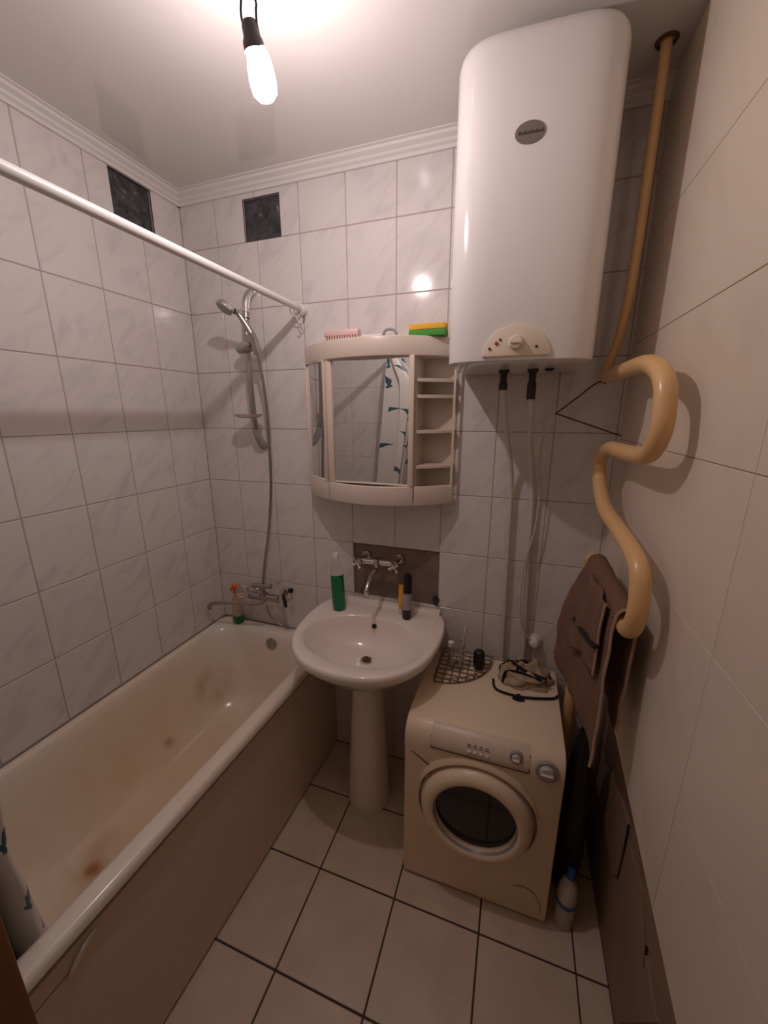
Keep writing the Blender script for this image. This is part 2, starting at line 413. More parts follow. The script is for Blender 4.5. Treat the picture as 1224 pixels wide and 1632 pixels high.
film(fl, 'vent_film', 'dark mottled film in square vent opening behind the shower curtain rod')

# ------------------------------------------------------------------ bathtub
def rrect(x0, x1, y0, y1, z, r, n=10, skew=0.0):
    r = min(r, (x1 - x0) / 2 - .001, (y1 - y0) / 2 - .001); P = []
    for cx_, cy_, a in ((x1 - r, y1 - r, 0), (x0 + r, y1 - r, PI / 2), (x0 + r, y0 + r, PI), (x1 - r, y0 + r, 1.5 * PI)):
        for k in range(n + 1):
            t = a + PI / 2 * k / n; P.append((cx_ + r * math.cos(t), cy_ + r * math.sin(t), z))
    if skew: P = [(x + skew * (y + .1) * max(0, (x - .05) / .6), y, z) for x, y, z in P]
    return P
SK = .036
tub = thing('bathtub', (.33, -.72, 0), 'white enamel bathtub with rusty stains on its bottom', 'bathtub')
RZ = .636; X0, X1, Y0, Y1 = .002, .682, -1.444, -.002
rings = [rrect(X0 + .012, X1 - .014, Y0 + .012, Y1 - .004, RZ - .036, .03, skew=SK),
         rrect(X0, X1, Y0, Y1, RZ - .030, .035, skew=SK), rrect(X0, X1, Y0, Y1, RZ - .016, .035, skew=SK),
         rrect(X0 + .005, X1 - .006, Y0 + .005, Y1 - .005, RZ - .004, .04, skew=SK),
         rrect(X0 + .014, X1 - .018, Y0 + .016, Y1 - .016, RZ, .05, skew=SK),
         rrect(X0 + .030, X1 - .050, Y0 + .05, Y1 - .055, RZ - .001, .10, skew=SK),
         rrect(X0 + .038, X1 - .066, Y0 + .062, Y1 - .068, RZ - .010, .12, skew=SK),
         rrect(X0 + .046, X1 - .075, Y0 + .075, Y1 - .078, RZ - .035, .13, skew=SK),
         rrect(X0 + .060, X1 - .092, Y0 + .12, Y1 - .092, RZ - .12, .15, skew=SK),
         rrect(X0 + .080, X1 - .115, Y0 + .18, Y1 - .112, RZ - .23, .16, skew=SK),
         rrect(X0 + .105, X1 - .145, Y0 + .25, Y1 - .140, RZ - .32, .17, skew=SK),
         rrect(X0 + .150, X1 - .190, Y0 + .33, Y1 - .19, RZ - .375, .16, skew=SK),
         rrect(X0 + .220, X1 - .260, Y0 + .43, Y1 - .27, RZ - .395, .12, skew=SK),
         rrect(X0 + .300, X1 - .320, Y0 + .60, Y1 - .45, RZ - .398, .03, skew=SK)]
b = MB(); b.loft(rings, cap0=False); b.build('basin', M_TUB, tub, ang=60)
ov = at(432, 1026, 'y', -.088)
b = MB(); b.lathe([(.030, 0), (.030, .003), (.026, .006), (.010, .007)], (ov[0], ov[1] + .002, ov[2]), (0, -1, .12), 24)
b.build('overflow_cover', M_CHROME_D, tub)
for (xx, yy) in ((.25, -.4), (.40, -.4), (.25, -.95), (.40, -.95)):
    b = MB(); b.box(xx - .02, xx + .02, yy - .02, yy + .02, 0, RZ - .402); b.build('foot', M_DARK, tub)
# screen below the rim
scr = thing('bath_screen', (.64, -.72, 0), 'plain brownish grey screen panel closing the front of the bathtub', 'bath screen')
px_ = lambda y: .664 + .034 * y
def panel(y0, y1, z0, z1, dx0, dx1):
    return [[(px_(y) + d, y, z) for d, z in ((dx0, z0), (dx1, z0), (dx1, z1), (dx0, z1))] for y in (y0, y1)]
M_SCREEN = mat('screen_board', (.72, .57, .44), .42)
b = MB(); b.loft(panel(-.004, -1.44, .012, .571, -.016, 0)); b.build('panel', M_SCREEN, scr, bevel=.001, seg=1)
b = MB(); b.loft(panel(-1.22, -1.43, .522, .5235, -.004, .0006)); b.build('seam', M_DARK, scr, smooth=False)
b = MB(); b.loft(panel(-.004, -1.44, 0, .012, -.022, -.006)); b.build('plinth', M_DARK, scr, smooth=False)
b = MB(); P = [Vector((px_(-1.2) + .006, y, z)) for y, z in ((-1.165, .562), (-1.185, .556), (-1.205, .545), (-1.222, .530), (-1.235, .516))]
b.tube(catmull(P, 5), [.002 + .005 * math.sin(PI * i / 20) for i in range(21)], 8); b.build('finger_pull', mat('bright_metal', (.8, .76, .72), .3, .6), scr)

# ------------------------------------------------------------------ wash basin
sink = thing('wash_basin', (.937, -.22, 0), 'white ceramic wash basin on a tall pedestal', 'wash basin')
SX = .937; SZ = .852
half = [(.0, -.530), (.085, -.520), (.165, -.488), (.235, -.425), (.280, -.335), (.298, -.22), (.297, -.12), (.283, -.05), (.262, -.008)]
def outline(scale=1.0, yin=0.0, dz=0.0, cy=-.25, back=None):
    P = [Vector((x, y, 0)) for x, y in half]
    R = catmull(P, 5); Lh = [Vector((-p.x, p.y, 0)) for p in reversed(R[1:])]
    e = R[-1].x; pts = Lh + R + [Vector((e - 2 * e * k / 14, R[-1].y, 0)) for k in range(1, 14)]
    out = []
    for p in pts:
        y = cy + (p.y - cy) * scale + yin
        out.append((SX + p.x * scale, min(y, -.008 if back is None else back), SZ + dz))
    return out
NO = len(outline())
def oval(cx_, cy_, a, bf, bb, z):
    """same count as the outline; starts at back left, goes by the front to back right"""
    out = []; ref = outline()
    for p in ref:
        t = math.atan2(p[1] - (-.27), p[0] - SX)
        out.append((cx_ + a * math.cos(t), cy_ + (bf if math.sin(t) < 0 else bb) * math.sin(t), z))
    return out
rings = [oval(SX, -.22, .075, .075, .10, SZ - .19), oval(SX, -.22, .12, .12, .12, SZ - .165), outline(.72, 0, -.115), outline(.90, 0, -.062), outline(.985, 0, -.036),
         outline(1.0, 0, -.018), outline(.993, 0, -.004), outline(.972, 0, .0), outline(.93, 0, .0),
         oval(SX, -.290, .252, .175, .178, SZ - .001), oval(SX, -.290, .243, .166, .170, SZ - .010),
         oval(SX, -.286, .226, .155, .163, SZ - .040), oval(SX, -.275, .190, .13, .138, SZ - .085), oval(SX, -.262, .13, .095, .092, SZ - .118),
         oval(SX, -.25, .06, .05, .05, SZ - .132), oval(SX, -.245, .022, .02, .02, SZ - .136)]
b = MB(); b.loft(rings); bowl = b.build('bowl', M_CERAMIC, sink, ang=60)
b = MB(); b.loft([[(SX - .258, y, z), (SX + .258, y, z)] + [(SX + .258, y2, z2), (SX - .258, y2, z2)] for (y, z, y2, z2) in
                  ((-.040, SZ - .02, -.004, SZ - .02), (-.040, SZ + .0005, -.004, SZ + .0005), (-.030, SZ + .012, -.004, SZ + .014), (-.020, SZ + .020, -.004, SZ + .022))])
b.build('back_lip', M_CERAMIC, sink, bevel=.003)
b = MB(); b.ring((SX, -.245, SZ - .134), (0, 0, 1), .023, .005, 24, 8); b.build('drain_ring', M_CHROME, sink)
b = MB(); b.lathe([(.021, 0), (.021, .003), (.008, .004), (.007, .010)], (SX, -.245, SZ - .136), (0, 0, 1), 20); b.build('drain_plug', M_RUST, sink)
p = Vector((SX - .008, -.126, SZ - .044))
b = MB(); b.lathe([(.0105, -.004), (.0105, .004), (.007, .003)], (p[0], p[1], p[2]), (0, -.95, .3), 18); b.build('overflow_hole', M_BLACK, sink)
b = MB(); prof = [(.095, 0), (.097, .02), (.092, .06), (.086, .2), (.077, .38), (.068, .52), (.066, .60), (.075, .66), (.092, .70)]
b.lathe(prof, (SX - .003, -.225, 0), (0, 0, 1), 36); b.build('pedestal', M_CERAMIC, sink, ang=60)
# wall tap
tap = thing('basin_tap', (.89, -.06, 1.0), 'chrome two-handle wall tap above the wash basin', 'tap')
bl_, br_ = at(575, 893, 'y', -.06), at(629, 899, 'y', -.06)
mid = (bl_ + br_) / 2
b = MB(); b.tube([bl_, br_], .013, 14); b.lathe([(.018, -.018), (.018, .018)], mid, (0, 0, 1), 18); b.build('body', M_CHROME, tap)
for p in (bl_, br_):
    b = MB(); b.tube([(p[0], .014, p[2]), (p[0], -.06, p[2])], .010, 12); b.lathe([(.024, 0), (.022, .010), (.012, .014)], (p[0], .014, p[2]), (0, -1, 0), 20)
    b.build('wall_flange', M_CHROME_D, tap)
    s = -1 if p is bl_ else 1
    c = Vector((p[0] + s * .006, -.085, p[2] - .004)); b = MB()
    b.lathe([(.012, 0), (.015, .012), (.009, .024)], (p[0], -.062, p[2]), (s * .2, -1, -.1), 16)
    for a in range(4):
        t = a * PI / 2 + .5; e = c + Vector((math.cos(t) * .026, -.004, math.sin(t) * .026))
        b.tube([c, c + (e - c) * .55, e], [.0055, .005, .0075], 10)
    b.build('cross_handle', M_CHROME, tap)
tip = at(584, 941, 'y', -.20)
b = MB(); b.tube(catmull([mid + Vector((0, 0, -.01)), mid + Vector((0, -.012, -.03)), mid + (tip - mid) * .5 + Vector((0, 0, .006)), tip + Vector((0, .02, .018)), tip, tip + Vector((0, -.002, -.012))], 6), .0085, 12)
b.lathe([(.011, 0), (.011, .016)], tip + Vector((0, -.002, -.02)), (0, 0, 1), 14); b.build('spout', M_CHROME, tap)
b = MB(); q = at(700, 958, 'y', .0); b.tube([(q[0] - .012, .016, q[2] + .004), (q[0] - .012, -.012, q[2] + .004)], .013, 12); b.lathe([(.010, 0), (.009, .008)], (q[0] - .022, -.006, q[2] + .01), (-1, 0, .3), 10)
tag(b.build('pipe_stub', M_DARK, origin=(q[0], 0, q[2])), 'short dark capped pipe stub in the bare plaster patch', 'pipe stub')

# bottles on the basin
def bottle(name, base, label, parts, axis=(0, 0, 1), cat='bottle'):
    t = thing(name, base, label, cat)
    for (pn, m, prof) in parts:
        b = MB(); b.lathe(prof, base, axis, 28); b.build(pn, m, t, ang=50)
    return t
gb = at(541, 970, 'z', SZ)
bottle('soap_bottle', (gb[0], gb[1], SZ - .0005), 'clear bottle of green liquid with white cap on the wash basin',
       [('liquid', M_GREENLIQ, [(.024, .001), (.0285, .006), (.0295, .03), (.0295, .10), (.0290, .168)]),
        ('shell', M_CLEAR, [(.0290, .1682), (.0285, .178), (.024, .196), (.014, .212), (.012, .232), (.012, .238)]),
        ('cap', M_WHITEPL, [(.0135, .236), (.0145, .240), (.0145, .262), (.012, .265)])], (-.05, .02, 1))
kb = at(648, 985, 'z', SZ)
t = bottle('shaving_bottle', (kb[0], kb[1], SZ - .0005), 'slim black bottle with grey label standing on the wash basin',
       [('body', M_BLACK, [(.017, 0), (.019, .004), (.019, .140), (.018, .148)]), ('cap', M_BLACK, [(.0175, .148), (.0180, .152), (.0175, .195), (.014, .203)]),
        ('label_band', M_GREYPL, [(.0193, .045), (.0194, .046), (.0194, .118), (.0193, .119)])], (.01, .02, 1))
ob_ = Vector((kb[0] - .034, kb[1] + .030, SZ - .0005))
t = thing('cream_tube', ob_, 'orange and white squeeze tube standing beside the black bottle', 'tube')
b = MB(); b.lathe([(.012, 0), (.013, .004), (.013, .026), (.011, .028)], ob_, (.05, .02, 1), 20); b.build('cap', M_LABELW, t)
b = MB()
def sq(h, rx, ry): return [ob_ + Vector((.05 * h, .02 * h, h)) + Vector((rx * math.cos(2 * PI * k / 20), ry * math.sin(2 * PI * k / 20), 0)) for k in range(20)]
b.loft([sq(.028, .012, .012), sq(.034, .0145, .0145), sq(.08, .016, .012), sq(.13, .018, .003), sq(.138, .018, .0012)]); b.build('body', M_YELLOWP, t)

# ------------------------------------------------------------------ bath mixer, hand shower
mx_ = thing('bath_mixer', (.28, -.05, .82), 'chrome bath mixer with long spout above the bathtub end', 'bath mixer')
c0, c1 = at(398, 948, 'y', -.075), at(445, 955, 'y', -.075)
b = MB(); b.tube([c0, c1], .019, 16); b.lathe([(.022, -.02), (.024, 0), (.022, .02)], (c0 + c1) / 2, (0, 0, 1), 18)
top0, top1 = at(402, 932, 'y', -.075), at(432, 935, 'y', -.075); b.tube([top0, top1], .012, 14); b.tube([(top0 + top1) / 2, (c0 + c1) / 2], .012, 12)
b.build('body', M_CHROME_D, mx_)
for p in (c0, c1):
    b = MB(); b.tube([(p[0], -.002, p[2]), (p[0], -.06, p[2])], .013, 14); b.lathe([(.031, 0), (.028, .010), (.014, .016)], (p[0], -.0005, p[2]), (0, -1, 0), 22); b.build('wall_flange', M_CHROME, mx_)
b = MB(); hc = at(388, 945, 'y', -.10)
b.ring(hc + Vector((-.004, 0, .006)), (.3, -1, .1), .028, .006, 26, 8)
for a in range(4):
    t_ = a * PI / 2 + .4; b.tube([hc, hc + Vector((math.cos(t_) * .028, -.006 + .008 * math.cos(t_), math.sin(t_) * .028 + .006))], .005, 8)
b.build('handle', M_CHROME, mx_)
b = MB(); hb = at(452, 944, 'y', -.085); b.tube([c1, hb], .011, 12); b.lathe([(.015, -.012), (.018, 0), (.013, .014)], hb, (.8, -.3, .3), 16); b.build('valve_head', M_CHROME, mx_)
b = MB(); b.tube(catmull([hb + Vector((0, 0, .006)), at(452, 950, 'y', -.10), at(456, 968, 'y', -.11)], 5), [.010, .010, .011, .011, .012, .012, .012, .012, .012, .011, .009], 12, flat=.6); b.build('lever', M_BLACK, mx_)
b = MB(); kb2 = at(461, 941, 'y', -.06); b.lathe([(.010, 0), (.013, .006), (.012, .018)], kb2, (1, -.3, .2), 14); b.build('knob', M_BLACK, mx_)
b = MB(); b.lathe([(.008, 0), (.009, .008), (.006, .014)], at(443, 930, 'y', -.075), (.2, -.2, 1), 12); b.build('diverter', M_CHROME, mx_)
s0, s1, s2 = at(412, 962, 'y', -.10), at(345, 961, 'y', -.135), at(334, 966, 'y', -.138)
b = MB(); b.tube(catmull([(c0 + c1) / 2 + Vector((0, -.01, -.01)), s0, s0 + (s1 - s0) * .5, s1, s2, s2 + Vector((0, 0, -.02))], 6), .0105, 12, flat=.8); b.build('spout', M_CHROME_D, mx_)
b = MB(); b.tube(catmull([at(425, 966, 'y', -.06), at(430, 980, 'y', -.03), at(443, 993, 'y', -.02), at(462, 1003, 'y', -.022), at(480, 1010, 'y', -.03)], 6), .0045, 8); b.build('thin_hose', M_CHROME_D, mx_)

BX = .345
sh = thing('shower_set', (BX, -.02, 1.55), 'chrome shower bar with hand shower, hose and soap dish', 'shower')
P = [(BX, .0, 2.213), (BX, -.028, 2.198), (BX, -.052, 2.165), (BX, -.064, 2.10), (BX, -.070, 1.98), (BX, -.070, 1.84), (BX, -.064, 1.70), (BX, -.052, 1.63), (BX, -.030, 1.585), (BX, .0, 1.56)]
b = MB(); b.tube(catmull(P, 5), .0125, 14); b.build('bar', M_CHROME_D, sh)
b = MB(); b.tube(catmull(P, 5)[2:15], .0155, 14); b.lathe([(.02, 0), (.018, .01)], (BX, -.0005, 2.213), (0, -1, 0), 18); b.build('upper_sleeve', M_CHROME, sh)
b = MB(); b.tube(catmull(P, 5)[34:45], [.017] * 7 + [.019, .02, .021, .022], 14, flat=.8); b.build('lower_foot', M_GREYPL, sh)
b = MB(); b.ring((BX, -.064, 2.093), (0, .05, 1), .0135, .002, 20, 6); b.build('seal_ring', M_BLACK, sh)
hp = Vector((BX, -.072, at(397, 555, 'x', BX)[2]))
b = MB(); b.lathe([(.010, -.044), (.020, -.036), (.024, 0), (.021, .036), (.010, .044)], hp + Vector((0, -.012, 0)), (1, -.25, .05), 20); b.build('slider', M_GREYPL, sh)
b = MB(); b.lathe([(.012, 0), (.013, .005), (.008, .012)], hp + Vector((.042, -.020, .006)), (1, -.25, .05), 14); b.build('slider_knob', M_BLACK, sh)
g0 = at(411, 566, 'y', -.115); g1 = at(402, 535, 'y', -.13); g2 = at(382, 503, 'y', -.155); g3 = at(374, 496, 'y', -.17); hd = at(358, 490, 'y', -.185)
b = MB(); b.tube(catmull([g0, g1, g2, g3], 5), [.017, .0172, .017, .0165, .0158, .015, .014, .013, .012, .011, .0105, .010, .010, .0105, .0115, .012], 12); b.build('handset', M_CHROME_D, sh)
dn = Vector((-.35, -.55, -.85)).normalized()
b = MB(); b.lathe([(.008, -.020), (.026, -.014), (.033, -.004), (.034, .006)], hd, dn, 28); b.tube([g3, hd - dn * .008], .011, 10); b.build('shower_head', M_CHROME, sh)
b = MB(); b.lathe([(.031, .0055), (.029, .009), (.006, .0095)], hd, dn, 28); b.build('spray_plate', M_GREYPL, sh)
hose = [g0, at(416, 590, 'y', -.105), at(424, 640, 'y', -.09), at(429, 700, 'y', -.075), at(432, 770, 'y', -.065), at(429, 840, 'y', -.06), at(423, 890, 'y', -.065), at(419, 930, 'y', -.075)]
b = MB(); b.tube(catmull(hose, 8), .0068, 10); b.build('hose', M_CHROME_D, sh)
b = MB(); dc = at(396, 664, 'y', -.10)
def dish(sc, z): return [(dc[0] - .012 + .066 * sc * math.cos(2 * PI * k / 28), -.085 + .048 * sc * math.sin(2 * PI * k / 28), dc[2] + z) for k in range(28)]
b.loft([dish(.55, -.006), dish(.85, -.002), dish(1, .010), dish(.97, .011), dish(.82, .001), dish(.5, -.003)]); b.build('soap_dish', mat('frosted_plastic', (.82, .70, .68), .3, **{'Transmission Weight': .7, 'IOR': 1.2}), sh)

# spray bottle on the bath corner
tb = at(386, 988, 'z', RZ); tb = Vector((tb[0] - .004, min(tb[1], -.045), RZ - .0015))
t = thing('spray_bottle', tb, 'clear spray bottle with orange head on the bathtub corner', 'bottle')
b = MB(); b.lathe([(.024, .001), (.027, .006), (.027, .040), (.026, .045)], tb, (0, 0, 1), 24); b.build('green_liquid', M_GREENLIQ, t)
b = MB(); b.lathe([(.026, .0455), (.026, .10), (.022, .13), (.012, .155), (.011, .172)], tb, (0, 0, 1), 24); b.build('shell', mat('pinkish_clear_plastic', (.85, .62, .52), .1, **{'Transmission Weight': .55, 'IOR': 1.1}), t)
b = MB(); b.lathe([(.014, .168), (.015, .172), (.015, .19)], tb, (0, 0, 1), 18)
b.tube([tb + Vector((-.014, -.004, .205)), tb + Vector((.012, 0, .206)), tb + Vector((.026, .004, .21))], [.012, .014, .009], 12); b.tube([tb + Vector((-.014, -.006, .205)), tb + Vector((-.026, -.01, .18))], .005, 8); b.build('spray_head', M_ORANGE, t)

# ------------------------------------------------------------------ curtain rod, curtain
rod = thing('curtain_rod', (.583, -.7, 2.12), 'white shower curtain rod running over the bathtub', 'curtain rod')
b = MB(); b.tube([(.583, -.008, 2.12), (.583, YF + .001, 2.12)], .0125, 16, caps=True); b.build('tube', M_WHITEPL, rod)
b = MB(); b.lathe([(.021, 0), (.021, .012), (.017, .020), (.0145, .028)], (.583, -.0005, 2.12), (0, -1, 0), 22); b.build('end_cap', M_WHITEPL, rod)
b = MB(); b.lathe([(.021, 0), (.021, .012), (.017, .020), (.0145, .028)], (.583, YF, 2.12), (0, 1, 0), 22); b.build('end_cap', M_WHITEPL, rod)
def ringthing(y, tilt, label, dz=0):
    t = thing('curtain_ring', (.583, y, 2.12 - .013), label, 'curtain ring', 'spare curtain rings at the rod end')
    b = MB(); c = Vector((.583, y, 2.12 - .0105)); b.ring(c + Vector((0, 0, dz)), (tilt, 1, .1), .0245, .0022, 28, 8); b.build('hoop', M_WHITEPL, t)
    b = MB(); e = c + Vector((0, 0, -.0245 + dz)); b.tube(catmull([e, e + Vector((.004, 0, -.012)), e + Vector((.012, 0, -.026)), e + Vector((.004, 0, -.036)), e + Vector((-.006, 0, -.028))], 5), .0017, 8); b.build('hook', M_WHITEPL, t)
ringthing(-.040, .2, 'empty white curtain ring close to the rod end cap')
ringthing(-.062, -.25, 'empty white curtain ring close to the rod end cap')
cur = thing('shower_curtain', (.5, -1.3, .40), 'off-white shower curtain with blue fish print gathered over the bathtub', 'shower curtain')
CY0, CY1 = -1.252, -1.435
def cf(u, v):
    zt = 2.088; zbm = .42; z = zt + (zbm - zt) * v
    y = CY0 + (CY1 - CY0) * u + .010 * math.sin(9 * u + 3 * v) + .075 * max(0, v - .72) / .28 * (1 - u)
    gat = min(1, v / .10); amp = (.020 + .070 * gat) * (1 - .62 * max(0, v - .80) / .20)
    cx_ = .583 + .045 * gat - .205 * max(0, v - .12) ** 1.15
    x = cx_ + amp * math.sin(u * PI * 9 + .5 * math.sin(v * 4)) + .008 * math.sin(u * 23 + v * 5)
    if z < .72: x = min(x, .575)
    return Vector((x, y + .010 * math.cos(u * PI * 9), z))
NU, NV = 110, 60
b = MB(); b.grid(cf, NU, NV); co = b.build('sheet', M_CURT, cur, ang=180)
uvl = co.data.uv_layers.new(name='UVMap')
for poly in co.data.polygons:
    for li in poly.loop_indices:
        vi = co.data.loops[li].vertex_index; i, j = divmod(vi, NV + 1); uvl.data[li].uv = (i / NU * 1.25, (1 - j / NV) * 1.7)
for k in range(6):
    y = CY0 + (CY1 - CY0) * (k + .5) / 6
    b = MB(); b.ring((.583, y, 2.12 - .0105), (.1, 1, .05), .0245, .0022, 24, 6); b.build('ring', M_WHITEPL, cur)

# ------------------------------------------------------------------ mirror cabinet
cab = thing('mirror_cabinet', (.915, -.08, 1.36), 'cream bow-fronted mirror cabinet with open shelves at one side', 'cabinet')
CX, HW = .917, .315
fy = lambda x, d=0.0: -(.045 + d + .135 * max(0.0, 1 - ((x - CX) / HW) ** 2))
def bowplate(x0, x1, z0, z1, d=0.0, back=-.002, n=18, inner=None):
    b = MB(); rings = []
    for i in range(n + 1):
        x = x0 + (x1 - x0) * i / n; y = fy(x, d); yb = back if inner is None else y + inner
        rings.append([(x, y, z0), (x, yb, z0), (x, yb, z1), (x, y, z1)])
    b.loft(rings); return b
XA, XB = .741, 1.094                       # edges of the middle door
bowplate(CX - HW, CX + HW, 1.905, 1.972).build('top_box', M_CREAM2, cab, bevel=.004, ang=50)
bowplate(CX - HW + .004, CX + HW - .004, 1.362, 1.375, -.004).build('bottom_board', M_CREAM2, cab)
b = MB(); b.box(CX - HW + .006, CX - HW + .018, -.044, -.002, 1.375, 1.905); b.build('side_panel', M_CREAM2, cab)
b = MB(); b.box(XB - .006, XB + .006, -.118, -.002, 1.375, 1.905); b.build('divider', M_CREAM2, cab)
b = MB(); b.box(CX - HW + .006, CX + HW - .006, -.006, -.002, 1.375, 1.905); b.build('back_board', M_CREAM2, cab)
b = MB(); b.box(CX + HW - .012, CX + HW - .004, -.050, -.044, 1.375, 1.905); b.build('thin_post', M_CREAM2, cab)
for (x0, x1) in ((CX - HW, XA - .003), (XA, XB), (XB + .003, CX + HW)):
    bowplate(x0, x1, 1.362, 1.437, 0, inner=.014, n=10).build('lower_band', M_CREAM2, cab, bevel=.003, ang=50)
def door(p0, p1, z0, z1, fw, fr, yawname):
    p0, p1 = Vector((*p0, 0)), Vector((*p1, 0)); u = (p1 - p0).normalized(); L_ = (p1 - p0).length; n = Vector((u.y, -u.x, 0))
    if n.y > 0: n = -n
    def bar(a, c, e, f, d0, d1): 
        b = MB(); V = []
        b.loft([[p0 + u * q + n * d0 + Vector((0, 0, e)), p0 + u * q + n * d1 + Vector((0, 0, e)), p0 + u * q + n * d1 + Vector((0, 0, f)), p0 + u * q + n * d0 + Vector((0, 0, f))] for q in (a, c)])
        return b
    root = bar(0, L_, z0, z1, -.016, -.004).build(yawname, M_CREAM2, cab)
    for a, c, e, f in ((0, fw[0], z0, z1), (L_ - fw[1], L_, z0, z1), (fw[0], L_ - fw[1], z1 - fr, z1), (fw[0], L_ - fw[1], z0, z0 + fr)):
        bar(a, c, e, f, -.006, .008).build('frame_rail', M_CREAM2, root, bevel=.002)
    bar(fw[0] - .001, L_ - fw[1] + .001, z0 + fr - .001, z1 - fr + .001, -.004, -.001).build('mirror', M_MIRROR, root, smooth=False)
door((XA, fy(XA) + .010), (XB, fy(XB) + .002), 1.437, 1.908, (.024, .020), .006, 'middle_door')
door((CX - HW + .004, fy(CX - HW) + .004), (XA - .006, fy(XA - .006) + .006), 1.437, 1.908, (.005, .012), .006, 'narrow_door')
M_SHELF = M_CREAM2
for py in (606, 632, 688, 744):
    z = at(690, py, 'y', -.09)[2]
    bowplate(XB + .007, CX + HW - .006, z - .006, z + .006, -.008, back=-.006, n=10).build('shelf', M_SHELF, cab, bevel=.001, seg=1)
# things on its top
ZT = 1.972
sp0, sp1 = at(653, 525, 'y', -.10), at(711, 525, 'y', -.10)
t = thing('sponge', ((sp0[0] + sp1[0]) / 2, -.085, ZT), 'green and orange scouring sponge on top of mirror cabinet', 'sponge')
b = MB(); b.box(sp0[0], sp1[0], -.115, -.055, ZT - .0005, ZT + .021); b.build('green_scourer', M_SPG, t, bevel=.003)
b = MB(); b.box(sp0[0], sp1[0], -.115, -.055, ZT + .021, ZT + .040); b.build('foam', M_SPY, t, bevel=.003)
p0, p1 = at(519, 533, 'y', -.125), at(573, 531, 'y', -.125)
t = thing('hair_comb', ((p0[0] + p1[0]) / 2, -.09, ZT), 'pink ridged plastic comb lying on top of mirror cabinet', 'comb')
b = MB(); b.box(p0[0], p1[0], -.142, -.105, ZT + .014, ZT + .036); b.build('spine', M_PINK, t, bevel=.005)
for k in range(13):
    x = p0[0] + .006 + (p1[0] - p0[0] - .012) * k / 12
    b = MB(); b.box(x - .003, x + .003, -.139, -.109, ZT - .0005, ZT + .018); b.build('tooth', M_PINK, t, bevel=.001, seg=1)
a0, a1 = at(578, 528, 'y', -.15), at(612, 529, 'y', -.15)
b = MB(); b.tube([(a0[0], -.15, ZT + .0045), (a1[0] + .005, -.15, ZT + .0045)], .005, 10); tag(b.build('white_stick', M_WHITEPL, origin=(a0[0], -.06, ZT)), 'short white plastic stick lying on top of mirror cabinet', 'stick')
a0 = at(622, 527, 'y', -.15)
b = MB(); b.tube(catmull([(a0[0] - .026, -.155, ZT + .004), (a0[0] - .014, -.155, ZT + .019), (a0[0] + .012, -.155, ZT + .019), (a0[0] + .026, -.155, ZT + .004)], 5), .0048, 10)
tag(b.build('drawer_handle', M_GREYPL, origin=(a0[0], -.12, ZT)), 'loose dark grey arched handle on top of mirror cabinet', 'handle')

# ------------------------------------------------------------------ water heater
wh = thing('water_heater', (1.445, -.2, 1.845), 'tall white enamel water heater hung on the tiled wall', 'water heater')
HX0, HX1 = 1.243, 1.637; HC = (HX0 + HX1) / 2; HWd = (HX1 - HX0) / 2
def hfront(x, z):
    c = min(1.0, abs((x - HC) / HWd)) ** (1 / .40); s_ = math.sqrt(max(0, 1 - c * c))
    return -(.272 + .10 * s_ ** .75) + .05 * (x - HC)      # hung very slightly askew
def hplan(ins, z, n=40):
    """plan: straight sides, rounded corners into a bowed front"""
    sup = []
    w_ = HWd - ins
    for i in range(n + 1):
        q = math.cos(PI - PI * i / n); q = math.copysign(abs(q) ** .40, q)
        sup.append((HC + w_ * q, hfront(HC + HWd * q, z) + ins * .8, z))
    return [(HC - w_, -.022, z)] + sup + [(HC + w_, -.022, z)]
HB, HT = 1.845, 2.580
rings = [hplan(.010, HB), hplan(.001, HB + .004), hplan(0, HB + .012), hplan(0, HB + .3), hplan(0, HT - .045), hplan(.003, HT - .026), hplan(.010, HT - .012), hplan(.022, HT - .003), hplan(.04, HT)]
b = MB(); b.loft(rings); b.build('casing', M_HEATER, wh, ang=50)
for z in (2.3, 1.93): b = MB(); b.box(HC - .15, HC + .15, -.024, -.001, z, z + .05); b.build('wall_bracket', M_DARK, wh)
def onfront(pts2, d0, d1):
    return [[(x, hfront(x, z) - d, z) for x, z in pts2] for d in (d0, d1)]
c = at(845, 209, 'y', -.377)
E2 = [(c[0] + .0345 * math.cos(2 * PI * k / 32), c[2] + .0235 * math.sin(2 * PI * k / 32)) for k in range(32)]
b = MB(); b.loft(onfront(E2, -.001, .002)); bd = b.build('badge', mat('badge_grey', (.22, .19, .165), .3, .3), wh)
b = MB()
for k in range(9):
    x = c[0] - .026 + .0065 * k
    b.tube([(x, hfront(x, c[2]) - .0022, c[2] - .003), (x + .002, hfront(x, c[2]) - .0024, c[2] + .004 - .002 * (k % 2)), (x + .004, hfront(x, c[2]) - .0022, c[2] - .003)], .0010, 5)
b.build('badge_script', mat('dark_print', (.05, .035, .03), .5), bd)
pl, pr = at(768, 569, 'y', -.377), at(877, 563, 'y', -.377); zb = 1.858; Rw = (pr[0] - pl[0]) / 2; pc = (pl[0] + pr[0]) / 2
HM = [(pc - Rw * math.cos(PI * k / 24), zb + .078 * math.sin(PI * k / 24)) for k in range(25)]
b = MB(); b.loft(onfront(HM, -.001, .006)); cp = b.build('control_plate', M_CREAM, wh, bevel=.002)
kc = at(822, 545, 'y', -.383)
b = MB(); b.lathe([(.019, 0), (.018, .006), (.015, .012), (.006, .013)], (kc[0], hfront(kc[0], 0) - .005, kc[2]), (0, -1, 0), 26); b.box(kc[0] - .014, kc[0] + .014, hfront(kc[0], 0) - .022, hfront(kc[0], 0) - .016, kc[2] - .003, kc[2] + .003); b.build('thermostat_knob', M_CREAM, cp)
